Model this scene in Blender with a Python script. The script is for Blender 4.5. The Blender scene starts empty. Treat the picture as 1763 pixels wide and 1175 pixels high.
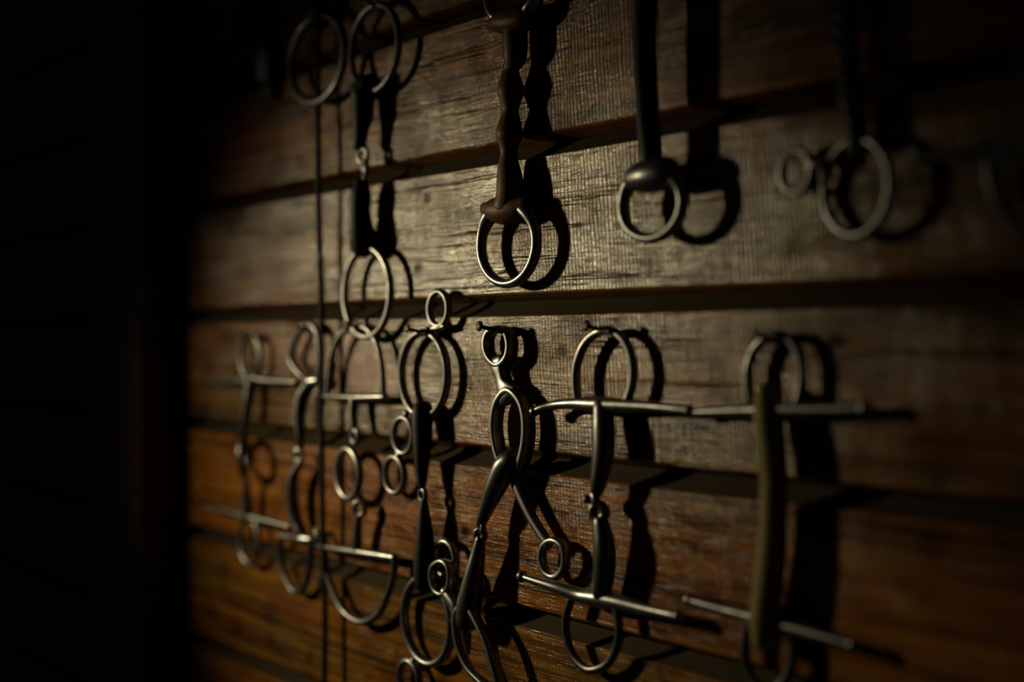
import bpy, math, random
from mathutils import Vector, Matrix
random.seed(7)
scene = bpy.context.scene
COL = scene.collection

# ------------------------------------------------------------------ camera
F = 2448.0                                   # focal length in pixels of a 1763 px wide frame (50 mm)
TH = math.atan(1798.0 / F)                   # angle between view axis and the wall
ZC = F * 0.12 / 266.0                        # distance to the wall along the axis (boards 12 cm high)
DW = ZC * math.sin(TH)                       # camera to wall, square on
CX = ZC * math.cos(TH)
H0 = 1.5                                     # eye height
cam_data = bpy.data.cameras.new('camera')
cam = bpy.data.objects.new('camera', cam_data); COL.objects.link(cam)
cam_data.sensor_width = 36.0
cam_data.lens = 36.0 * F / 1763.0
cam.location = (CX, -DW, H0)
axis = Vector((-math.cos(TH), math.sin(TH), 0))
cam.rotation_euler = axis.to_track_quat('-Z', 'Y').to_euler()
cam_data.clip_start = 0.02
cam_data.dof.use_dof = True
cam_data.dof.focus_distance = 1.085
cam_data.dof.aperture_fstop = 1.8
scene.camera = cam

# ------------------------------------------------------------------ world, light, exposure
world = bpy.data.worlds.new('world'); scene.world = world
world.use_nodes = True
bg = world.node_tree.nodes['Background']
bg.inputs['Color'].default_value = (0.75, 0.8, 1.0, 1)
bg.inputs['Strength'].default_value = 0.004

LIGHT_POS = Vector((-1.17, -0.82, H0 + 0.19))
ld = bpy.data.lights.new('lantern_light', 'SPOT')
ld.shadow_soft_size = 0.042
ld.energy = 45.0
ld.spot_size = math.radians(40.5); ld.spot_blend = 1.0
ld.color = (1.0, 0.85, 0.50)
lamp = bpy.data.objects.new('lantern_light', ld); COL.objects.link(lamp)
lamp.location = LIGHT_POS
lamp.rotation_euler = (Vector((-0.30, 0, H0 - 0.065)) - LIGHT_POS).to_track_quat('-Z', 'Y').to_euler()

vs = scene.view_settings
vs.view_transform = 'Standard'; vs.look = 'None'; vs.gamma = 1.0; vs.use_curve_mapping = False
vs.exposure = 0.0
try:
    scene.cycles.use_denoising = True
    scene.cycles.adaptive_threshold = 0.015
    scene.cycles.max_bounces = 4; scene.cycles.diffuse_bounces = 2; scene.cycles.glossy_bounces = 3
except Exception:
    pass

# ------------------------------------------------------------------ helpers
DS = 0.6                                     # how far the pieces stand off the wall
def at(px, py, d=0.0, raw=False):
    """place on the plane d metres in front of the wall seen at that point of the photograph"""
    if not raw: d *= DS
    u = (px - 881.5) / F; v = -(py - 587.5) / F
    dx = -math.cos(TH) + u * math.sin(TH); dy = math.sin(TH) + u * math.cos(TH)
    t = (DW - d) / dy
    return Vector((CX + t * dx, -d, H0 + v * t))

def depth(px, d=0.0):
    d *= DS
    u = (px - 881.5) / F
    return (DW - d) / (math.sin(TH) + u * math.cos(TH))

def proj_x(p):
    r = p - Vector((CX, -DW, H0))
    return 881.5 + F * (r.x * math.sin(TH) + r.y * math.cos(TH)) / (-r.x * math.cos(TH) + r.y * math.sin(TH))

def catmull(pts, sub=6, closed=False):
    n = len(pts); out = []
    rng = range(n) if closed else range(n - 1)
    for i in rng:
        if closed:
            p0, p1, p2, p3 = pts[(i-1) % n], pts[i], pts[(i+1) % n], pts[(i+2) % n]
        else:
            p1, p2 = pts[i], pts[i+1]
            p0 = pts[i-1] if i > 0 else tuple(2*a-b for a, b in zip(p1, p2))
            p3 = pts[i+2] if i+2 < n else tuple(2*b-a for a, b in zip(p1, p2))
        for k in range(sub):
            t = k / sub
            out.append(tuple(0.5*((2*b) + (-a+c)*t + (2*a-5*b+4*c-e)*t*t + (-a+3*b-3*c+e)*t**3)
                             for a, b, c, e in zip(p0, p1, p2, p3)))
    if not closed:
        out.append(tuple(pts[-1]))
    return out

WN = Vector((0, -1, 0))                      # out of the wall, into the room

class MB:
    """collects swept shapes in world space; build() links ONE mesh object"""
    def __init__(self):
        self.v = []; self.f = []
    def sweep(self, path, closed=False, n=14, sub=6, power=2.0, ref=WN, cap=True, twist=0.0, smooth=True, lobes=0):
        """path: list of (Vector, a, b); a = half width in the wall plane, b = half depth"""
        rows = [(p.x, p.y, p.z, a, b) for p, a, b in path]
        if smooth and len(rows) > 2:
            rows = catmull(rows, sub, closed)
        m = len(rows)
        P = [Vector(r[:3]) for r in rows]
        base = len(self.v)
        ends = []
        rings = []
        for i in range(m):
            if closed:
                t = P[(i+1) % m] - P[i-1]
            else:
                t = P[min(i+1, m-1)] - P[max(i-1, 0)]
            t.normalize()
            rf = ref if abs(t.dot(ref)) < 0.97 else Vector((0, 0, 1))
            B = (rf - t * rf.dot(t)).normalized()
            N = t.cross(B)
            rings.append((P[i], N, B, rows[i][3], rows[i][4], t, i / max(1, m-1)))
        if not closed and cap:                # rounded ends
            p, N, B, a, b, t, s = rings[0]
            pre = [(p - t*min(a, b)*math.sin(q), N, B, a*math.cos(q), b*math.cos(q), t, s) for q in (1.35, 0.95, 0.5)]
            p, N, B, a, b, t, s = rings[-1]
            post = [(p + t*min(a, b)*math.sin(q), N, B, a*math.cos(q), b*math.cos(q), t, s) for q in (0.5, 0.95, 1.35)]
            rings = pre + rings + post
        for (p, N, B, a, b, t, s) in rings:
            for k in range(n):
                ph = 2*math.pi*k/n
                c, sn = math.cos(ph), math.sin(ph)
                e = 2.0 / power
                x = math.copysign(abs(c)**e, c) * a; y = math.copysign(abs(sn)**e, sn) * b
                if lobes:
                    w = 1 + 0.2*math.cos(lobes*(ph))
                    x *= w; y *= w
                if twist:
                    al = twist*s
                    x, y = x*math.cos(al)-y*math.sin(al), x*math.sin(al)+y*math.cos(al)
                self.v.append(p + N*x + B*y)
        M = len(rings)
        for i in range(M if closed else M-1):
            j = (i+1) % M
            for k in range(n):
                k2 = (k+1) % n
                self.f.append((base+i*n+k, base+i*n+k2, base+j*n+k2, base+j*n+k))
        if not closed:
            self.f.append(tuple(base+k for k in reversed(range(n))))
            self.f.append(tuple(base+(M-1)*n+k for k in range(n)))
        return self
    def ball(self, c, rx, ry=None, rz=None, n=14):
        ry = ry or rx; rz = rz or rx
        base = len(self.v); m = n//2
        for i in range(m+1):
            th = math.pi*i/m
            rr = max(math.sin(th), 0.02)
            for k in range(n):
                ph = 2*math.pi*k/n
                self.v.append(Vector((c.x+rx*rr*math.cos(ph), c.y+ry*rr*math.sin(ph), c.z+rz*math.cos(th))))
        for i in range(m):
            for k in range(n):
                k2 = (k+1) % n
                self.f.append((base+i*n+k, base+(i+1)*n+k, base+(i+1)*n+k2, base+i*n+k2))
        self.f.append(tuple(base+k for k in range(n)))
        self.f.append(tuple(base+m*n+k for k in reversed(range(n))))
        return self
    def box(self, lo, hi, bev=0.0):
        x0, y0, z0 = lo; x1, y1, z1 = hi
        prof = [(x0+bev, y0), (x1-bev, y0), (x1, y0+bev), (x1, y1), (x0, y1), (x0, y0+bev)] if bev else [(x0, y0), (x1, y0), (x1, y1), (x0, y1)]
        base = len(self.v); k = len(prof)
        for z in (z0, z1):
            for x, y in prof: self.v.append(Vector((x, y, z)))
        for i in range(k):
            j = (i+1) % k
            self.f.append((base+i, base+j, base+k+j, base+k+i))
        self.f.append(tuple(base+i for i in reversed(range(k))))
        self.f.append(tuple(base+k+i for i in range(k)))
        return self
    def build(self, name, mat, parent=None, smooth=True, origin=None, label=None):
        o0 = Vector(origin) if origin is not None else (parent_origin(parent) if parent else Vector((0, 0, 0)))
        me = bpy.data.meshes.new(name)
        me.from_pydata([tuple(v - o0) for v in self.v], [], self.f)
        me.materials.append(mat)
        if smooth:
            for p in me.polygons: p.use_smooth = True
        me.update()
        o = bpy.data.objects.new(name, me); COL.objects.link(o)
        if parent: o.parent = parent
        else: o.location = o0
        if label: o['label'] = label
        return o

def parent_origin(o):
    return Vector(o['_org']) if '_org' in o else parent_origin(o.parent)

def thing(name, label, cat, loc, group=None):
    e = bpy.data.objects.new(name, None); COL.objects.link(e)
    e.empty_display_size = 0.02
    e.location = loc; e['label'] = label; e['category'] = cat
    e['_org'] = tuple(loc)
    if group: e['group'] = group
    return e

def ring_path(cx, cy, hw, hh, d, r, yaw=None, rfun=None, a0=0, a1=360, n=40, rd=None):
    """round ring of a bit: centre and outer half height as seen, turned about its upright axis to the width seen"""
    z = depth(cx, d)
    R = hh * z / F - r
    c = at(cx, cy, d)
    sx = 1.0
    if yaw is None:
        def half(y):
            xs = [proj_x(c + Vector((R*math.cos(y), R*math.sin(y), 0))*s) for s in (-1, 1)]
            return abs(xs[1]-xs[0])/2 + r*F/z
        e_ = d*DS - r - 0.001
        lim = math.asin(max(0, min(1, e_/R)))
        lim = min(lim, 0.8)
        lo, hi = -lim, lim
        for _ in range(30):
            mid = (lo+hi)/2
            if half(mid) < hw: lo = mid
            else: hi = mid
        yaw = (lo+hi)/2
        if half(0.0) < hw:                    # wider than a round ring lying flat: an oval one
            yaw = 0.0
            sx = max(1.0, min(1.45, (hw - r*F/z) / (half(0.0) - r*F/z)))
    pts = []
    closed = abs(a1-a0) >= 360
    m = n if closed else n+1
    for k in range(m):
        a = math.radians(a0 + (a1-a0)*k/n)
        rr = rfun(math.degrees(a) % 360) if rfun else 1.0
        p = c + Vector((R*sx*math.cos(a)*math.cos(yaw), R*math.cos(a)*math.sin(yaw), R*math.sin(a)))
        pts.append((p, r*rr, (rd or r)*rr))
    ref = Vector((math.sin(yaw), -math.cos(yaw), 0))
    return pts, closed, ref

def ring(parent, name, mat, cx, cy, hw, hh, d, r, yaw=None, rfun=None, a0=0, a1=360, rd=None, power=2.0, mb=None):
    pts, closed, ref = ring_path(cx, cy, hw, hh, d, r, yaw, rfun, a0, a1, rd=rd)
    b = mb or MB()
    b.sweep(pts, closed=closed, n=14, smooth=False, ref=ref, power=power)
    return b if mb else b.build(name, mat, parent)

def tube_px(rows, mb=None, **kw):
    """rows: (px, py, d, half width m, [half depth m])"""
    mb = mb or MB()
    path = [(at(r[0], r[1], r[2]), r[3], r[4] if len(r) > 4 else r[3]) for r in rows]
    mb.sweep(path, **kw)
    return mb

# ------------------------------------------------------------------ materials
def new_mat(name):
    m = bpy.data.materials.new(name); m.use_nodes = True
    nt = m.node_tree
    return m, nt, nt.nodes['Principled BSDF']

def metal(name, col, rough, spots=0.5, bump=0.05):
    m, nt, bs = new_mat(name)
    N = nt.nodes; L = nt.links
    geo = N.new('ShaderNodeNewGeometry')
    n1 = N.new('ShaderNodeTexNoise'); n1.inputs['Scale'].default_value = 90; n1.inputs['Detail'].default_value = 6
    L.new(geo.outputs['Position'], n1.inputs['Vector'])
    r1 = N.new('ShaderNodeValToRGB')
    r1.color_ramp.elements[0].position = 0.32; r1.color_ramp.elements[0].color = tuple(c*(1-spots) for c in col) + (1,)
    r1.color_ramp.elements[1].position = 0.62; r1.color_ramp.elements[1].color = tuple(col) + (1,)
    L.new(n1.outputs['Fac'], r1.inputs['Fac']); L.new(r1.outputs['Color'], bs.inputs['Base Color'])
    mr = N.new('ShaderNodeMapRange'); mr.inputs['To Min'].default_value = rough+0.14; mr.inputs['To Max'].default_value = rough-0.06
    L.new(n1.outputs['Fac'], mr.inputs['Value']); L.new(mr.outputs['Result'], bs.inputs['Roughness'])
    n2 = N.new('ShaderNodeTexNoise'); n2.inputs['Scale'].default_value = 700; n2.inputs['Detail'].default_value = 3
    L.new(geo.outputs['Position'], n2.inputs['Vector'])
    bp = N.new('ShaderNodeBump'); bp.inputs['Strength'].default_value = bump; bp.inputs['Distance'].default_value = 0.0006
    L.new(n2.outputs['Fac'], bp.inputs['Height']); L.new(bp.outputs['Normal'], bs.inputs['Normal'])
    bs.inputs['Metallic'].default_value = 0.95
    return m

def soft(name, col, rough, spec=0.4, bump=0.1, scale=400):
    m, nt, bs = new_mat(name)
    N = nt.nodes; L = nt.links
    geo = N.new('ShaderNodeNewGeometry')
    n1 = N.new('ShaderNodeTexNoise'); n1.inputs['Scale'].default_value = scale; n1.inputs['Detail'].default_value = 5
    L.new(geo.outputs['Position'], n1.inputs['Vector'])
    r1 = N.new('ShaderNodeValToRGB')
    r1.color_ramp.elements[0].color = tuple(c*0.65 for c in col) + (1,)
    r1.color_ramp.elements[1].color = tuple(min(1, c*1.25) for c in col) + (1,)
    L.new(n1.outputs['Fac'], r1.inputs['Fac']); L.new(r1.outputs['Color'], bs.inputs['Base Color'])
    bp = N.new('ShaderNodeBump'); bp.inputs['Strength'].default_value = bump; bp.inputs['Distance'].default_value = 0.001
    L.new(n1.outputs['Fac'], bp.inputs['Height']); L.new(bp.outputs['Normal'], bs.inputs['Normal'])
    bs.inputs['Roughness'].default_value = rough
    bs.inputs['Specular IOR Level'].default_value = spec
    return m

def wood(name, knots=(), dark=1.0, grey=0.0, gloss=1.0):
    m, nt, bs = new_mat(name)
    N = nt.nodes; L = nt.links
    def math_(op, a, b=None, c=None):
        n = N.new('ShaderNodeMath'); n.operation = op
        for i, x in enumerate((a, b, c)):
            if x is None: continue
            if isinstance(x, (int, float)): n.inputs[i].default_value = x
            else: L.new(x, n.inputs[i])
        return n.outputs[0]
    geo = N.new('ShaderNodeNewGeometry'); oi = N.new('ShaderNodeObjectInfo')
    sep = N.new('ShaderNodeSeparateXYZ'); L.new(geo.outputs['Position'], sep.inputs[0])
    X, Y, Z = sep.outputs
    rnd = oi.outputs['Random']
    def vec(x, y, z):
        n = N.new('ShaderNodeCombineXYZ')
        for i, q in enumerate((x, y, z)):
            if isinstance(q, (int, float)): n.inputs[i].default_value = q
            else: L.new(q, n.inputs[i])
        return n.outputs[0]
    def noise(v, detail=4, dist=0.0, rough=0.55):
        n = N.new('ShaderNodeTexNoise'); n.inputs['Scale'].default_value = 1.0
        n.inputs['Detail'].default_value = detail; n.inputs['Distortion'].default_value = dist; n.inputs['Roughness'].default_value = rough
        L.new(v, n.inputs['Vector']); return n.outputs['Fac']
    def ramp(fac, stops):
        n = N.new('ShaderNodeValToRGB')
        el = n.color_ramp.elements
        while len(el) < len(stops): el.new(0.5)
        for e, (p, c) in zip(el, stops): e.position = p; e.color = tuple(c) + (1,) if len(c) == 3 else c
        L.new(fac, n.inputs['Fac']); return n.outputs['Color']
    # knots bend the grain: sum of soft bumps around each knot centre
    knot_mask = None; bend = None
    for (kx, kz, kr) in knots:
        dx = math_('SUBTRACT', X, kx); dz = math_('SUBTRACT', Z, kz)
        q = math_('ADD', math_('POWER', math_('ABSOLUTE', math_('DIVIDE', dx, kr*1.5)), 2.0), math_('POWER', math_('ABSOLUTE', math_('DIVIDE', dz, kr)), 2.0))
        g = math_('POWER', 2.718, math_('MULTIPLY', q, -1.0))
        wide = math_('POWER', 2.718, math_('MULTIPLY', q, -0.12))
        b_ = math_('MULTIPLY', wide, math_('MULTIPLY', math_('SIGN', dz), kr*0.35))
        knot_mask = g if knot_mask is None else math_('MAXIMUM', knot_mask, g)
        bend = b_ if bend is None else math_('ADD', bend, b_)
    Zb = math_('SUBTRACT', Z, bend) if bend is not None else Z
    off = math_('MULTIPLY', rnd, 37.0)
    wob = math_('MULTIPLY', math_('SUBTRACT', noise(vec(math_('MULTIPLY', X, 5.0), off, math_('MULTIPLY', Zb, 10.0)), 1), 0.5), 0.005)
    Zw = math_('ADD', Zb, wob)
    fine = noise(vec(math_('MULTIPLY', X, 4.0), off, math_('MULTIPLY', Zw, 520.0)), 4, 0.0, 0.8)
    mid = noise(vec(math_('MULTIPLY', X, 3.2), off, math_('MULTIPLY', Zw, 150.0)), 4)
    big = noise(vec(math_('MULTIPLY', X, 4.0), off, math_('MULTIPLY', Zb, 20.0)), 3)
    dirt = noise(vec(math_('MULTIPLY', X, 26.0), off, math_('MULTIPLY', Z, 34.0)), 5)
    g = math_('ADD', math_('MULTIPLY', mid, 0.5), math_('MULTIPLY', fine, 0.5))
    c1 = ramp(g, [(0.38, (0.045*dark, 0.011*dark, 0.001*dark)), (0.48, (0.25*dark, 0.080*dark, 0.009*dark)), (0.60, (0.46*dark, 0.175*dark, 0.026*dark))])
    mix = N.new('ShaderNodeMix'); mix.data_type = 'RGBA'; mix.blend_type = 'MIX'
    L.new(ramp(math_('ADD', big, grey), [(0.40, (0, 0, 0)), (0.66, (1, 1, 1))]), mix.inputs[0])
    L.new(c1, mix.inputs[6])
    c2 = ramp(g, [(0.38, (0.04*dark, 0.016*dark, 0.0025*dark)), (0.5, (0.19*dark, 0.092*dark, 0.017*dark)), (0.60, (0.33*dark, 0.180*dark, 0.040*dark))])
    L.new(c2, mix.inputs[7])
    # worn dark grime patches
    mix2 = N.new('ShaderNodeMix'); mix2.data_type = 'RGBA'; mix2.blend_type = 'MULTIPLY'
    dm = math_('MULTIPLY', ramp(dirt, [(0.50, (0, 0, 0)), (0.70, (1, 1, 1))]), 0.85)
    L.new(dm, mix2.inputs[0])
    L.new(mix.outputs[2], mix2.inputs[6]); mix2.inputs[7].default_value = (0.42, 0.36, 0.32, 1)
    # long dry cracks along the grain
    crack = noise(vec(math_('MULTIPLY', X, 2.2), math_('ADD', off, 5.0), math_('MULTIPLY', Zw, 170.0)), 2)
    crm = ramp(math_('ABSOLUTE', math_('SUBTRACT', crack, 0.5)), [(0.0, (1, 1, 1)), (0.018, (0, 0, 0))])
    crv = noise(vec(math_('MULTIPLY', X, 5.0), off, math_('MULTIPLY', Zw, 60.0)), 2)
    crm = math_('MULTIPLY', crm, ramp(crv, [(0.5, (0, 0, 0)), (0.58, (1, 1, 1))]))
    mix3 = N.new('ShaderNodeMix'); mix3.data_type = 'RGBA'; mix3.blend_type = 'MULTIPLY'
    L.new(math_('MULTIPLY', crm, 0.8), mix3.inputs[0]); L.new(mix2.outputs[2], mix3.inputs[6]); mix3.inputs[7].default_value = (0.22, 0.16, 0.12, 1)
    col = mix3.outputs[2]
    if knot_mask is not None:
        mix4 = N.new('ShaderNodeMix'); mix4.data_type = 'RGBA'; mix4.blend_type = 'MULTIPLY'
        kc = math_('MULTIPLY', ramp(math_('ADD', knot_mask, math_('MULTIPLY', math_('SUBTRACT', mid, 0.5), 0.5)), [(0.2, (0, 0, 0)), (0.75, (1, 1, 1))]), 1.0)
        L.new(kc, mix4.inputs[0])
        L.new(col, mix4.inputs[6]); mix4.inputs[7].default_value = (0.25, 0.17, 0.12, 1)
        col = mix4.outputs[2]
    # board to board tone
    hsv = N.new('ShaderNodeHueSaturation')
    L.new(math_('ADD', math_('MULTIPLY', rnd, 0.22), 0.88), hsv.inputs['Value'])
    L.new(col, hsv.inputs['Color']); L.new(hsv.outputs['Color'], bs.inputs['Base Color'])
    # rough sawn relief: fine grain ridges crossed by band saw marks
    sawp = math_('ADD', math_('MULTIPLY', X, 6.2832/0.0040), math_('MULTIPLY', noise(vec(math_('MULTIPLY', X, 60.0), off, math_('MULTIPLY', Z, 26.0)), 3), 9.0))
    sawp = math_('ADD', sawp, math_('MULTIPLY', Z, 130.0))
    saw = math_('MULTIPLY', math_('ADD', math_('SINE', sawp), 1.0), 0.5)
    sawm = ramp(noise(vec(math_('MULTIPLY', X, 7.0), off, math_('MULTIPLY', Z, 22.0)), 2), [(0.36, (0.3, 0.3, 0.3)), (0.6, (1, 1, 1))])
    thread = noise(vec(math_('MULTIPLY', X, 30.0), off, math_('MULTIPLY', Zw, 1000.0)), 2)
    pit = noise(vec(math_('MULTIPLY', X, 420.0), off, math_('MULTIPLY', Z, 1000.0)), 2)
    h = math_('MULTIPLY', math_('MULTIPLY', saw, sawm), 0.48)
    h = math_('ADD', h, math_('MULTIPLY', fine, 0.75))
    h = math_('ADD', h, math_('MULTIPLY', thread, 0.5))
    h = math_('ADD', h, math_('MULTIPLY', pit, 0.22))
    h = math_('SUBTRACT', h, math_('MULTIPLY', crm, 0.9))
    bp = N.new('ShaderNodeBump'); bp.inputs['Strength'].default_value = 1.0; bp.inputs['Distance'].default_value = 0.00045
    L.new(h, bp.inputs['Height']); L.new(bp.outputs['Normal'], bs.inputs['Normal'])
    mr = N.new('ShaderNodeMapRange'); mr.inputs['From Min'].default_value = 0.3; mr.inputs['From Max'].default_value = 0.7
    mr.inputs['To Min'].default_value = 0.23; mr.inputs['To Max'].default_value = 0.13
    L.new(g, mr.inputs['Value']); L.new(mr.outputs['Result'], bs.inputs['Roughness'])
    sp = math_('SUBTRACT', 1.0, math_('MULTIPLY', dm, 0.65))
    sp = math_('MULTIPLY', sp, math_('SUBTRACT', 1.0, math_('MULTIPLY', crm, 0.9)))
    if knot_mask is not None: sp = math_('MULTIPLY', sp, math_('SUBTRACT', 1.0, math_('MULTIPLY', kc, 0.8)))
    L.new(math_('MULTIPLY', sp, 0.50*gloss), bs.inputs['Specular IOR Level'])
    return m

KNOTS = [(735, 342, .005), (718, 462, .006), (968, 606, .006), (800, 916, .0045), (900, 712, .003), (805, 619, .0022), (809, 653, .0022), (810, 668, .0018), (1062, 553, .0022), (1440, 590, .006), (470, 800, .006)]
KN = [(at(a, b).x, at(a, b).z, r) for a, b, r in KNOTS]
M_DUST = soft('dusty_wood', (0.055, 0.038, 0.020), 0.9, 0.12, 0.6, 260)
M_POST = wood('dark_post_wood', (), 0.16)
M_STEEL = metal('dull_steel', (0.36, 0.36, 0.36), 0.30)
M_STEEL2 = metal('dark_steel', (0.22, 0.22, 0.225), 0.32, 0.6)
M_BRASS = metal('old_brass', (0.62, 0.42, 0.17), 0.33)
M_NAIL = metal('rusty_iron', (0.20, 0.15, 0.12), 0.5, 0.7, 0.3)
M_BLACK = soft('black_rubber', (0.009, 0.008, 0.008), 0.55, 0.3)
M_AMBER = soft('amber_rubber', (0.14, 0.047, 0.008), 0.5, 0.3, 0.15)
M_TAN = soft('tan_rubber', (0.34, 0.27, 0.09), 0.6, 0.3, 0.2)
M_CORD = soft('black_cord', (0.010, 0.009, 0.009), 0.6, 0.25, 0.4, 900)
M_TAG = soft('pale_tag', (0.33, 0.30, 0.40), 0.7, 0.2)
M_THREAD = soft('cobweb_thread', (0.5, 0.48, 0.42), 0.5)

# ------------------------------------------------------------------ the wall: planks of coved siding
BH = 0.12
Z_G2 = H0 + (587.5 - 519.0) / 266.0 * 0.12       # lower edge of the plank above the upper row of joints
X0, X1 = -2.2, 1.25
wall_back = MB()
wall_back.box((X0, 0.022, Z_G2 - 7*BH), (X1, 0.035, Z_G2 + 6*BH))
wall = wall_back.build('wall_back', M_POST, smooth=False)
wall['kind'] = 'structure'; wall['_org'] = (0, 0, 0)
# profile (y, z) with z from the plank's lower edge; front face at y = 0
def plank_mesh(seed, mat):
    rr = random.Random(seed)
    gap = 0.0
    prof = [(0.0215, -0.0005), (0.0155, 0.0), (0.0060, 0.0030), (0.0010, 0.0052), (0.0, 0.0068), (0.0, BH-0.0120), (0.0014, BH-0.0110), (0.0068, BH-0.0072), (0.0115, BH-0.0034), (0.0155, BH+0.0005), (0.0215, BH+0.002)]
    xs = [X0 + (X1-X0)*i/14 for i in range(15)]
    v = []; f = []
    k = len(prof)
    for x in xs:
        jz = rr.uniform(-0.0004, 0.0004); jy = rr.uniform(-0.0005, 0.0005)
        for i, (y, z) in enumerate(prof):
            v.append((x, y + (jy if 1 <= i <= 8 else 0), z + (jz if 1 <= i <= 7 else 0)))
    for i in range(len(xs)-1):
        for j in range(k-1):
            a = i*k+j
            f.append((a, a+k, a+k+1, a+1))
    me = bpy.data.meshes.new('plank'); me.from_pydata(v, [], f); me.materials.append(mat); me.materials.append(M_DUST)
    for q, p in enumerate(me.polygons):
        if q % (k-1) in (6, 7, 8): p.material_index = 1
    me.update()
    return me
for k in range(-7, 6):
    zz = Z_G2 + k*BH
    me = plank_mesh(k+11, wood('rough_sawn_wood', [q for q in KN if zz < q[1] < zz + BH], 1.0, {1: -0.06, 0: 0.10, -1: 0.05, -2: -0.10, -3: 0.06}.get(k, 0.0), {1: 0.6, -2: 0.55, -3: 0.6, -1: 0.8}.get(k, 1.1 if k == 0 else 0.6)))
    o = bpy.data.objects.new('plank', me); COL.objects.link(o)
    o.parent = wall; o.location = (0, 0, Z_G2 + k*BH)

# upright post standing proud of the planks, left
pl, pr = at(215, 587).x, at(312, 587).x
post = MB().box((pl, -0.045, Z_G2 - 7*BH), (pr, 0.001, Z_G2 + 6*BH), 0.004).build('trim_1', M_POST, smooth=False)
post['kind'] = 'structure'

# unseen diagonal board, added between spot and wall to shade the upper left planks
def shade_board():
    lo = Vector((-1.090, -0.697, H0 + 0.124)); hi = Vector((-1.032, -0.697, H0 + 0.199))
    d = (hi - lo).normalized(); n = Vector((-d.z, 0, d.x))
    a = lo - d*0.75; c = hi + d*0.7
    b = MB(); base = 0
    for p in (a, c):
        for q, y in ((0, -0.01), (0, 0.01), (0.08, 0.01), (0.08, -0.01)):
            b.v.append(p + n*q + Vector((0, y, 0)))
    b.f += [(0, 1, 2, 3), (7, 6, 5, 4), (0, 4, 5, 1), (1, 5, 6, 2), (2, 6, 7, 3), (3, 7, 4, 0)]
    o = b.build('added_shade_board', M_POST, smooth=False); o['kind'] = 'structure'
shade_board()

# ------------------------------------------------------------------ nails
def nail(px, py, length, label, tilt=0.006, base_px=None):
    d = length
    h = at(px, py, d, True)
    base = Vector((h.x, 0.004, h.z - tilt))
    t = thing('nail', label, 'nail', (h.x, 0, h.z - tilt), 'iron nails the bits hang from')
    MB().sweep([(base, .0017, .0017), ((base+h)/2, .0017, .0017), (h, .0017, .0017)], smooth=False, n=10, ref=Vector((0, 0, 1)), cap=False).build('shaft', M_NAIL, t)
    dr = (h - base).normalized()
    MB().sweep([(h - dr*0.0008, .0030, .0030), (h, .0042, .0042), (h + dr*0.0012, .0040, .0040)], smooth=False, n=12, ref=Vector((0, 0, 1)), cap=False).build('nail_head', M_NAIL, t)
    return t

nail(826, 562, .024, 'bent dark nail holding the small top eye of the long-shanked bit in the middle')
nail(702, 566, .022, 'dark nail through the large upper ring of the black-mouthed gag bit')
nail(1010, 561, .022, 'dark nail holding the full-cheek bit with the bare steel jointed mouthpiece')
nail(1302, 576, .018, 'blurred nail holding the full-cheek bit with the tan mouthpiece')
nail(510, 562, .02, 'nail holding the steel bit right beside the black cord')
nail(414, 577, .02, 'nail holding the leftmost full-cheek bit of the lower row')
nail(597, 560, .02, 'nail at the overlap of the black snaffle ring and the dee below it')
nail(632, 4, .022, 'nail at the top edge holding the black rubber snaffle')

# ------------------------------------------------------------------ lower row of bits
# leftmost full-cheek bit
t = thing('full_cheek_snaffle', 'leftmost full-cheek steel bit of the lower row, with a round link in its mouthpiece', 'horse bit', at(432, 775, 0), 'full-cheek bits of the lower row')
ring(t, 'cheek_ring', M_STEEL, 432, 615, 21, 43, .016, .0028)
tube_px([(364, 656, .018, .0020), (395, 656, .018, .0028), (420, 655, .018, .0042), (440, 653, .018, .0045), (462, 656, .018, .0036), (508, 658, .018, .0022)]).ball(at(364, 656, .018), .0032).ball(at(422, 655, .019), .0052).ball(at(441, 651, .019), .0058).build('cheek_bar', M_STEEL, t)
tube_px([(432, 660, .018, .0060), (428, 690, .021, .0055), (423, 722, .023, .0045), (420, 745, .024, .0030)]).build('mouthpiece_arm', M_STEEL2, t)
ring(t, 'middle_link', M_STEEL2, 420, 786, 11, 38, .026, .0036, yaw=-0.62)
tube_px([(424, 824, .024, .0030), (424, 850, .022, .0044), (427, 890, .019, .0058)]).build('mouthpiece_arm', M_STEEL2, t)
ring(t, 'cheek_ring', M_STEEL, 430, 932, 21, 45, .016, .0028)
tube_px([(361, 875, .018, .0022), (395, 882, .018, .0030), (420, 889, .018, .0044), (440, 894, .018, .0044), (462, 898, .018, .0036), (497, 907, .018, .0024)]).ball(at(361, 875, .018), .0034).build('cheek_bar', M_STEEL, t)

# steel bit beside the cord
t = thing('hanging_cheek_snaffle', 'jointed steel bit with angular rings hanging directly left of the black cord', 'horse bit', at(522, 790, 0))
def path_px(rows, d, a, b=None, closed=False, power=2.0, sub=6, mb=None):
    return tube_px([(x, y, d, a, b or a) for x, y in rows], mb=mb, closed=closed, power=power, sub=sub)
path_px([(535, 559), (517, 570), (504, 598), (502, 622), (520, 646), (537, 656), (549, 640), (551, 605), (547, 572)], .016, .0030, .0036, True).build('cheek_ring', M_STEEL, t)
tube_px([(524, 652, .018, .0042), (537, 657, .018, .0062), (548, 655, .018, .0044)]).build('end_knob', M_STEEL, t)
tube_px([(532, 664, .019, .0062), (520, 686, .021, .0066), (516, 718, .023, .0060), (517, 750, .024, .0046), (518, 772, .024, .0030)]).build('mouthpiece_arm', M_STEEL2, t)
ring(t, 'joint_loop', M_STEEL, 515, 784, 10, 14, .024, .0026, yaw=.2)
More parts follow.
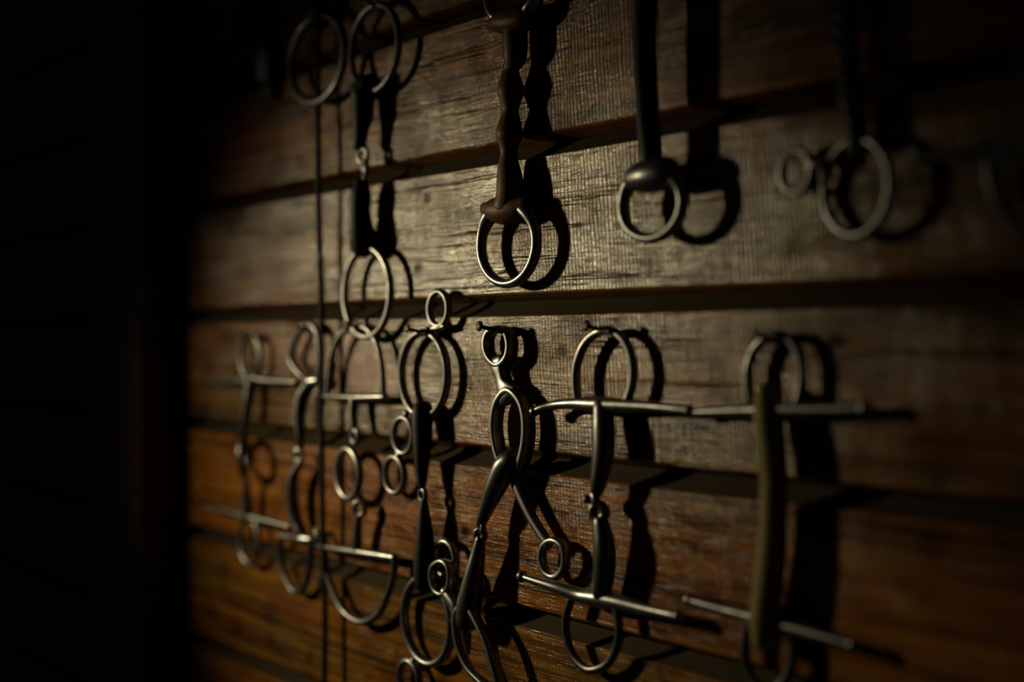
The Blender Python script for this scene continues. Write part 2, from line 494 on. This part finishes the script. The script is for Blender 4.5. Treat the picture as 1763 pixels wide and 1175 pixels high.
tube_px([(516, 798, .024, .0030), (506, 820, .024, .0050), (503, 848, .023, .0062), (508, 892, .021, .0066), (520, 920, .019, .0062)]).build('mouthpiece_arm', M_STEEL2, t)
tube_px([(484, 924, .017, .0030), (505, 926, .017, .0036), (522, 929, .018, .0064), (537, 930, .018, .0040)]).build('end_knob', M_STEEL, t)
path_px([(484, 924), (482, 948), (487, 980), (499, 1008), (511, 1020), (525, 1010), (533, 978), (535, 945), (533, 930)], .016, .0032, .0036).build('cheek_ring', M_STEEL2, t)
ring(t, 'curb_eye', M_STEEL, 544, 926, 6, 19, .018, .0022)

# dee-ring bit
t = thing('dee_ring_snaffle', 'steel dee-ring bit with an open round ring in the middle of its mouthpiece', 'horse bit', at(612, 815, 0))
b = path_px([(563, 684), (566, 650), (571, 614), (583, 582), (600, 565), (616, 561), (634, 568), (649, 592), (658, 636), (660, 684)], .018, .0028)
b.build('dee_arch', M_STEEL, t)
tube_px([(559, 683, .018, .0034), (610, 685, .018, .0034), (662, 684, .018, .0034)], smooth=False).build('dee_bar', M_STEEL, t)
tube_px([(610, 687, .018, .0046), (608, 712, .020, .0042), (609, 738, .022, .0034)]).build('mouthpiece_stem', M_STEEL2, t)
ring(t, 'joint_loop', M_STEEL2, 612, 752, 10, 16, .023, .0026)
ring(t, 'middle_ring', M_STEEL, 600, 816, 26, 49, .022, .0036)
ring(t, 'joint_loop', M_STEEL2, 619, 876, 9, 17, .023, .0026, yaw=.3)
tube_px([(618, 890, .022, .0034), (616, 915, .020, .0042), (615, 944, .018, .0046)]).build('mouthpiece_stem', M_STEEL2, t)
tube_px([(552, 942, .018, .0036), (615, 951, .018, .0036), (679, 961, .018, .0038)], smooth=False).build('dee_bar', M_STEEL, t)
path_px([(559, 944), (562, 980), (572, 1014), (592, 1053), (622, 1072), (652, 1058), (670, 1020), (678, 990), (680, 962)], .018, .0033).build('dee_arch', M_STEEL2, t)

# black-mouthed four-ring gag
t = thing('gag_bit', 'gag bit with small and large steel rings and a jointed black rubber mouthpiece', 'horse bit', at(730, 850, 0))
def gag_cheek(name, rings, d, links):
    b = MB()
    for (cx, cy, hw, hh, r) in rings:
        ring(None, None, None, cx, cy, hw, hh, d, r, mb=b, rd=r*1.25, yaw=0.0)
    for rows in links:
        tube_px(rows, mb=b)
    return b.build(name, M_STEEL, t)
gag_cheek('ring_cheek', [(756, 532, 22, 35, .0026), (730, 645, 49, 79, .0031), (695, 750, 18, 36, .0026), (680, 818, 20, 36, .0026)], .014,
          [[(738, 567, .014, .0026), (752, 565, .014, .0030), (766, 562, .014, .0026)], [(700, 712, .014, .0030), (698, 718, .014, .0030)], [(688, 783, .014, .0034), (686, 786, .014, .0034)]])
tube_px([(728, 706, .018, .0082, .0090), (727, 720, .020, .0092, .0092), (727, 765, .022, .0080), (726, 810, .023, .0056), (726, 838, .024, .0036)]).build('mouthpiece_arm', M_BLACK, t)
ring(t, 'joint_loop', M_STEEL2, 728, 853, 9, 14, .024, .0022)
tube_px([(730, 866, .024, .0034), (730, 885, .024, .0052), (731, 930, .023, .0080), (731, 975, .021, .0094), (731, 1002, .019, .0090)]).build('mouthpiece_arm', M_BLACK, t)
gag_cheek('ring_cheek', [(768, 963, 22, 36, .0028), (736, 1069, 52, 81, .0034), (705, 1170, 23, 37, .0028)], .013,
          [[(748, 992, .013, .0030), (752, 994, .013, .0034)], [(712, 1138, .013, .0030), (708, 1142, .013, .0030)]])
nail(757, 1003, .012, 'short nail seen through the small ring near the bottom of the frame', 0.0)

# long shanked pelham-like bit in focus
t = thing('shanked_bit', 'steel bit with a long flat shank and oval slot, centre of the lower row', 'horse bit', at(870, 800, 0))
DB = .015
b = MB()
# top eye, neck, oval slot and shank: a flat forged plate with rounded edges
path_px([(860, 566), (845, 573), (840, 594), (846, 616), (862, 629), (877, 616), (881, 594), (875, 573)], DB, .0026, .0056, True, 4, mb=b)
tube_px([(860, 622, DB, .0095, .0050), (862, 634, DB, .0072, .0054), (866, 648, DB, .0052, .0054), (869, 660, DB, .0062, .0054), (874, 672, DB, .0100, .0054), (878, 682, DB, .0135, .0046)], mb=b, power=4)
path_px([(880, 672), (863, 688), (855, 716), (855, 750), (864, 790), (884, 826), (897, 806), (908, 765), (909, 722), (900, 690)], DB, .0029, .0060, True, 4, mb=b)
tube_px([(886, 822, DB, .0048, .0042), (897, 852, DB, .0046, .0042), (916, 892, DB, .0042, .0040), (936, 925, DB, .0042, .0038), (944, 938, DB, .0050, .0036)], mb=b, power=2.4)
path_px([(953, 931), (938, 940), (933, 962), (940, 985), (956, 994), (970, 983), (974, 962), (969, 940)], DB, .0028, .0038, True, 2.5, mb=b)
b.build('shank_cheek', M_STEEL, t)
tube_px([(880, 794, .020, .0092, .0090), (869, 806, .022, .0100, .0095), (855, 836, .024, .0086), (843, 864, .025, .0068), (831, 894, .025, .0048), (827, 903, .025, .0034)]).build('mouthpiece_arm', M_STEEL2, t)
ring(t, 'joint_loop', M_STEEL2, 829, 909, 9, 13, .025, .0026)
ring(t, 'joint_loop', M_STEEL2, 827, 921, 10, 15, .026, .0028, yaw=.3)
tube_px([(827, 930, .026, .0042), (824, 948, .026, .0054), (817, 988, .026, .0080), (809, 1036, .025, .0100), (805, 1068, .024, .0098)]).build('mouthpiece_arm', M_STEEL2, t)
b = MB()
DC = .029
path_px([(762, 967), (748, 976), (745, 995), (751, 1016), (764, 1024), (774, 1012), (777, 994), (773, 975)], DC, .0026, .0042, True, 2.6, mb=b)
tube_px([(766, 1020, DC, .0046, .0040), (775, 1032, DC, .0052, .0042), (783, 1046, DC, .0056, .0042), (786, 1062, DC, .0036, .0042)], mb=b, power=2.6)
path_px([(793, 1048), (786, 1066), (790, 1108), (806, 1148), (830, 1174), (850, 1192), (860, 1184), (852, 1150), (838, 1104), (818, 1062), (806, 1046)], DC, .0030, .0044, True, 2.5, mb=b)
tube_px([(852, 1186, DC, .0046, .004), (866, 1215, DC, .0044, .004), (885, 1250, DC, .0042, .004)], mb=b, power=2.4)
b.build('shank_cheek', M_STEEL, t)

# full-cheek, bare steel mouthpiece
t = thing('full_cheek_snaffle', 'full-cheek bit with a bare steel jointed mouthpiece, right of the shanked bit', 'horse bit', at(1038, 860, 0), 'full-cheek bits of the lower row')
path_px([(994, 690), (991, 660), (993, 630), (1004, 598), (1022, 577), (1046, 569), (1069, 580), (1084, 604), (1090, 636), (1088, 664), (1080, 690)], .016, .0034).build('cheek_ring', M_STEEL, t)
tube_px([(920, 709, .026, .0026), (932, 703, .024, .0028), (958, 697, .019, .0036), (992, 695, .018, .0044), (1030, 697, .018, .0062), (1062, 698, .018, .0052), (1110, 700, .018, .0040), (1150, 703, .019, .0034), (1186, 707, .020, .0028)]).ball(at(920, 709, .026), .0040).ball(at(1186, 707, .020), .0040).build('cheek_bar', M_STEEL, t)
tube_px([(1038, 702, .020, .0070), (1040, 740, .022, .0080), (1039, 780, .024, .0076), (1032, 824, .025, .0062), (1028, 844, .025, .0050)]).build('mouthpiece_arm', M_STEEL2, t)
b = MB()
ring(None, None, None, 1022, 862, 13, 19, .026, .0034, yaw=-.3, mb=b)
b.ball(at(1011, 860, .030), .0032)
b.build('joint_loop', M_STEEL2, t)
ring(t, 'joint_loop', M_STEEL2, 1031, 882, 14, 21, .026, .0036, yaw=.35)
tube_px([(1035, 900, .025, .0056), (1041, 938, .024, .0076), (1041, 975, .022, .0080), (1036, 1020, .020, .0072)]).build('mouthpiece_arm', M_STEEL2, t)
tube_px([(899, 993, .031, .0028), (920, 1000, .030, .0032), (958, 1012, .026, .0042), (1000, 1026, .018, .0056), (1030, 1031, .018, .0066), (1066, 1038, .018, .0054), (1110, 1049, .018, .0042), (1168, 1062, .020, .0030)]).ball(at(899, 993, .031), .0046).ball(at(1168, 1062, .020), .0042).build('cheek_bar', M_STEEL, t)
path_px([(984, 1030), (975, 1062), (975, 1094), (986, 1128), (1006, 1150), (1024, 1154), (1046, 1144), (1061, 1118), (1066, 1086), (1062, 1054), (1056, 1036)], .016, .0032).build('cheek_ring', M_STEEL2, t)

# full-cheek, tan mouthpiece
DS = 0.40
t = thing('full_cheek_snaffle', 'blurred full-cheek bit with a tan rubber mouthpiece, rightmost of the lower row', 'horse bit', at(1330, 890, 0), 'full-cheek bits of the lower row')
path_px([(1292, 696), (1288, 664), (1289, 634), (1300, 602), (1320, 582), (1340, 578), (1362, 587), (1377, 612), (1381, 644), (1378, 674), (1372, 696)], .020, .0034).build('cheek_ring', M_STEEL, t)
tube_px([(1187, 711, .026, .0028), (1240, 709, .025, .0034), (1300, 707, .024, .0044), (1336, 706, .024, .0050), (1400, 706, .024, .0042), (1490, 704, .026, .0030)]).ball(at(1187, 711, .026), .0038).ball(at(1490, 704, .026), .0046).build('cheek_bar', M_STEEL, t)
tube_px([(1317, 676, .031, 0.0057), (1319, 694, .029, 0.0076), (1323, 730, .031, 0.0090), (1328, 770, .032, 0.0090), (1333, 830, .032, 0.0085), (1332, 850, .032, 0.0083), (1331, 905, .032, 0.0087), (1328, 960, .032, 0.0092), (1322, 1020, .031, 0.0097), (1317, 1070, .029, 0.0097), (1314, 1098, .031, 0.0076)]).build('mouthpiece', M_TAN, t, label='tan rubber mouthpiece')
tube_px([(1187, 1034, .026, .0028), (1240, 1049, .025, .0034), (1298, 1064, .024, .0044), (1340, 1076, .024, .0048), (1400, 1092, .024, .0042), (1470, 1112, .026, .0030)]).ball(at(1187, 1034, .026), .0040).ball(at(1470, 1112, .026), .0044).build('cheek_bar', M_STEEL, t)
path_px([(1290, 1070), (1283, 1105), (1284, 1140), (1298, 1175), (1322, 1192), (1346, 1180), (1362, 1150), (1366, 1120), (1362, 1088)], .020, .0034).build('cheek_ring', M_STEEL2, t)

DS = 0.6
# ------------------------------------------------------------------ upper row of bits
# dark strap bit at the top left
t = thing('strapped_bit', 'dark blurred bit with brass edge, black straps and pale tag at top left', 'horse bit', at(440, 60, 0))
path_px([(412, -30), (404, 10), (396, 40), (388, 64)], .022, .0032).ball(at(386, 67, .022), .0042).build('brass_cheek', M_BRASS, t)
tube_px([(346, 47, .024, .0016), (366, 54, .023, .0020), (386, 63, .022, .0026)]).build('cheek_arm', M_STEEL2, t)
tube_px([(420, -30, .018, .009, .004), (418, 20, .018, .0105, .004), (416, 62, .018, .009, .004)]).build('strap', M_BLACK, t)
tube_px([(452, -40, .016, .009, .003), (454, 30, .016, .0095, .003), (457, 110, .014, .009, .003), (464, 168, .012, .0075, .003)], power=4).build('strap', M_BLACK, t)
tube_px([(451, 88, .021, .0125, .0018), (452, 112, .021, .0130, .0018), (452, 134, .020, .0120, .0018)], power=5).build('tag', M_TAG, t, label='pale lilac tag')

# single large ring
t = thing('loose_ring_snaffle', 'dim loose-ring bit whose ring hangs behind the black cord at the top', 'horse bit', at(546, 60, 0))
ring(t, 'loose_ring', M_STEEL2, 546, 102, 53, 81, .022, .0038)
tube_px([(552, -60, .026, .008), (551, -20, .026, .0095), (550, 18, .024, .0115), (549, 32, .023, .0105)]).build('mouthpiece', M_BLACK, t)

# black rubber jointed snaffle
t = thing('loose_ring_snaffle', 'loose-ring bit with a jointed black rubber mouthpiece, right of the black cord', 'horse bit', at(630, 290, 0))
ring(t, 'loose_ring', M_STEEL2, 645, 83, 47, 80, .020, .0032)
tube_px([(634, 148, .022, .0110), (627, 160, .023, .0128), (625, 172, .024, .0105), (624, 200, .025, .0098), (621, 226, .026, .0072), (619, 250, .026, .0062)]).build('mouthpiece_arm', M_BLACK, t)
b = MB()
ring(None, None, None, 625, 268, 8, 16, .025, .0022, mb=b, yaw=0.2)
ring(None, None, None, 629, 292, 9, 19, .025, .0024, mb=b, yaw=-.4)
tube_px([(622, 240, .026, .0026), (624, 258, .025, .0026)], mb=b, smooth=False)
tube_px([(628, 306, .025, .0026), (624, 330, .025, .0026)], mb=b, smooth=False)
b.build('joint_links', M_STEEL, t)
tube_px([(622, 318, .026, .0070), (621, 335, .026, .0094), (620, 365, .025, .0094), (622, 392, .024, .0110), (624, 408, .023, .0128), (625, 422, .022, .0118)]).build('mouthpiece_arm', M_BLACK, t)
ring(t, 'loose_ring', M_STEEL, 632, 504, 46, 83, .019, .0033)

# amber wavy mouthpiece
t = thing('eggbutt_snaffle', 'sharp eggbutt bit with a wavy amber rubber mouthpiece, centre of the upper row', 'horse bit', at(880, 200, 0))
def egg(a):
    # thicker where the ring meets the mouthpiece
    q = abs(((a - 90 + 180) % 360) - 180)
    return 1.0 + 0.55*math.exp(-((q-38)/24.0)**2)
ring(t, 'eggbutt_ring', M_STEEL, 875, 420, 56, 77, .020, .0037, rfun=egg, a0=122, a1=418, rd=.0044)
ring(t, 'eggbutt_ring', M_STEEL, 886, -36, 56, 78, .022, .0033, rfun=lambda a: egg((a+180) % 360), a0=-58, a1=238, rd=.0044)
wav = [(887, 36, .0098), (887, 60, .0104), (887, 97, .0098), (880, 118, .0066), (879, 136, .0090), (879, 155, .0114), (879, 172, .0094), (879, 190, .0070), (878, 208, .0090), (877, 230, .0116), (876, 247, .0092), (876, 264, .0072), (876, 288, .0094), (878, 312, .0112), (879, 336, .0122), (876, 356, .0132), (874, 366, .0112)]
tube_px([(x, y, .0205, r*.97, r*.9) for x, y, r in wav], sub=4, n=18).build('mouthpiece', M_AMBER, t, label='wavy amber rubber mouthpiece')
tube_px([(838, 360, .0205, .0056), (856, 362, .021, .0100), (874, 362, .021, .0110), (890, 359, .021, .0092), (904, 353, .0205, .0062)]).build('mouthpiece_end', M_AMBER, t)
tube_px([(849, 42, .022, .0056), (866, 38, .023, .0090), (886, 36, .023, .0100), (902, 32, .023, .0086), (912, 28, .022, .0062)]).build('mouthpiece_end', M_AMBER, t)

# black straight mouthpiece with steel eggbutt
t = thing('eggbutt_snaffle', 'eggbutt bit with a straight smooth black mouthpiece and bright steel barrel end', 'horse bit', at(1120, 200, 0))
tube_px([(1112, -60, .034, .0082), (1111, 20, .034, .0082), (1111, 110, .034, .0082), (1114, 190, .033, .0080), (1119, 240, .032, .0080), (1124, 292, .030, .0078)], n=18).build('mouthpiece', M_BLACK, t)
ring(t, 'eggbutt_ring', M_STEEL, 1123, 352, 61, 68, .029, .0036, rfun=egg, rd=.0044)
tube_px([(1084, 318, .029, .0060), (1098, 308, .029, .0098), (1124, 302, .030, .0122), (1148, 298, .030, .0110), (1164, 303, .028, .0070)]).build('barrel', M_STEEL, t)

# twisted mouthpiece with small eye
DS = 0.36
t = thing('twisted_snaffle', 'blurred bit with a twisted black mouthpiece and a small eye beside its ring', 'horse bit', at(1465, 150, 0))
tube_px([(1452, -60, .030, .0068, .0078), (1453, 0, .034, .0068, .0078), (1455, 80, .034, .0066, .0076), (1462, 150, .033, .0060, .0068), (1472, 215, .031, .0062, .0066), (1476, 244, .030, .0066, .0066)], n=20, sub=14, twist=30, lobes=3).build('mouthpiece', M_STEEL2, t)
b = MB()
ring(None, None, None, 1475, 323, 66, 92, .027, .0031, mb=b)
ring(None, None, None, 1371, 296, 33, 44, .028, .0026, mb=b)
tube_px([(1396, 284, .028, .0034), (1406, 284, .028, .0040), (1420, 282, .028, .0036)], mb=b)
b.build('cheek_rings', M_STEEL, t)

# full-cheek bit cut by the right edge
t = thing('full_cheek_snaffle', 'dim full-cheek bit cut off by the right edge of the frame', 'horse bit', at(1780, 240, 0))
tube_px([(1586, 267, .030, .0028), (1640, 266, .029, .0036), (1710, 263, .028, .0046), (1780, 260, .028, .0056), (1850, 258, .028, .0044), (1960, 254, .030, .0028)]).ball(at(1586, 267, .030), .0044).ball(at(1734, 258, .032), .0040).build('cheek_bar', M_STEEL2, t)
path_px([(1704, 270), (1706, 305), (1716, 340), (1735, 376), (1764, 398), (1800, 406), (1835, 390), (1860, 350), (1866, 305), (1864, 262)], .026, .0036).build('cheek_ring', M_STEEL2, t)
tube_px([(1786, -60, .036, .0080), (1783, 60, .036, .0080), (1780, 160, .035, .0078), (1778, 235, .032, .0074), (1778, 258, .029, .0066)]).build('mouthpiece', M_TAN, t)

DS = 0.45
# ------------------------------------------------------------------ cord and cobweb thread
c0, c1 = at(545, -60, .030), at(560, 1240, .030)
cord = MB().sweep([(c0 + (c1-c0)*k/24 + Vector((0.0006*math.sin(k*1.3), 0.0008*math.sin(k*0.7), 0)), .0029, .0029) for k in range(25)], n=12, sub=2).build('black_cord', M_CORD, origin=c1)
cord['label'] = 'thin black cord hanging straight down the whole wall'; cord['category'] = 'cord'
w0, w1 = at(889, 848, .016), at(850, 1052, .010)
web = MB().sweep([(w0 + (w1-w0)*k/8, .00016, .00016) for k in range(9)], n=6, sub=1, smooth=False).build('cobweb_thread', M_THREAD, origin=w0)
web['label'] = 'fine pale cobweb thread hanging below the shanked bit'; web['category'] = 'cobweb'
for o in scene.objects:
    if '_org' in o: del o['_org']
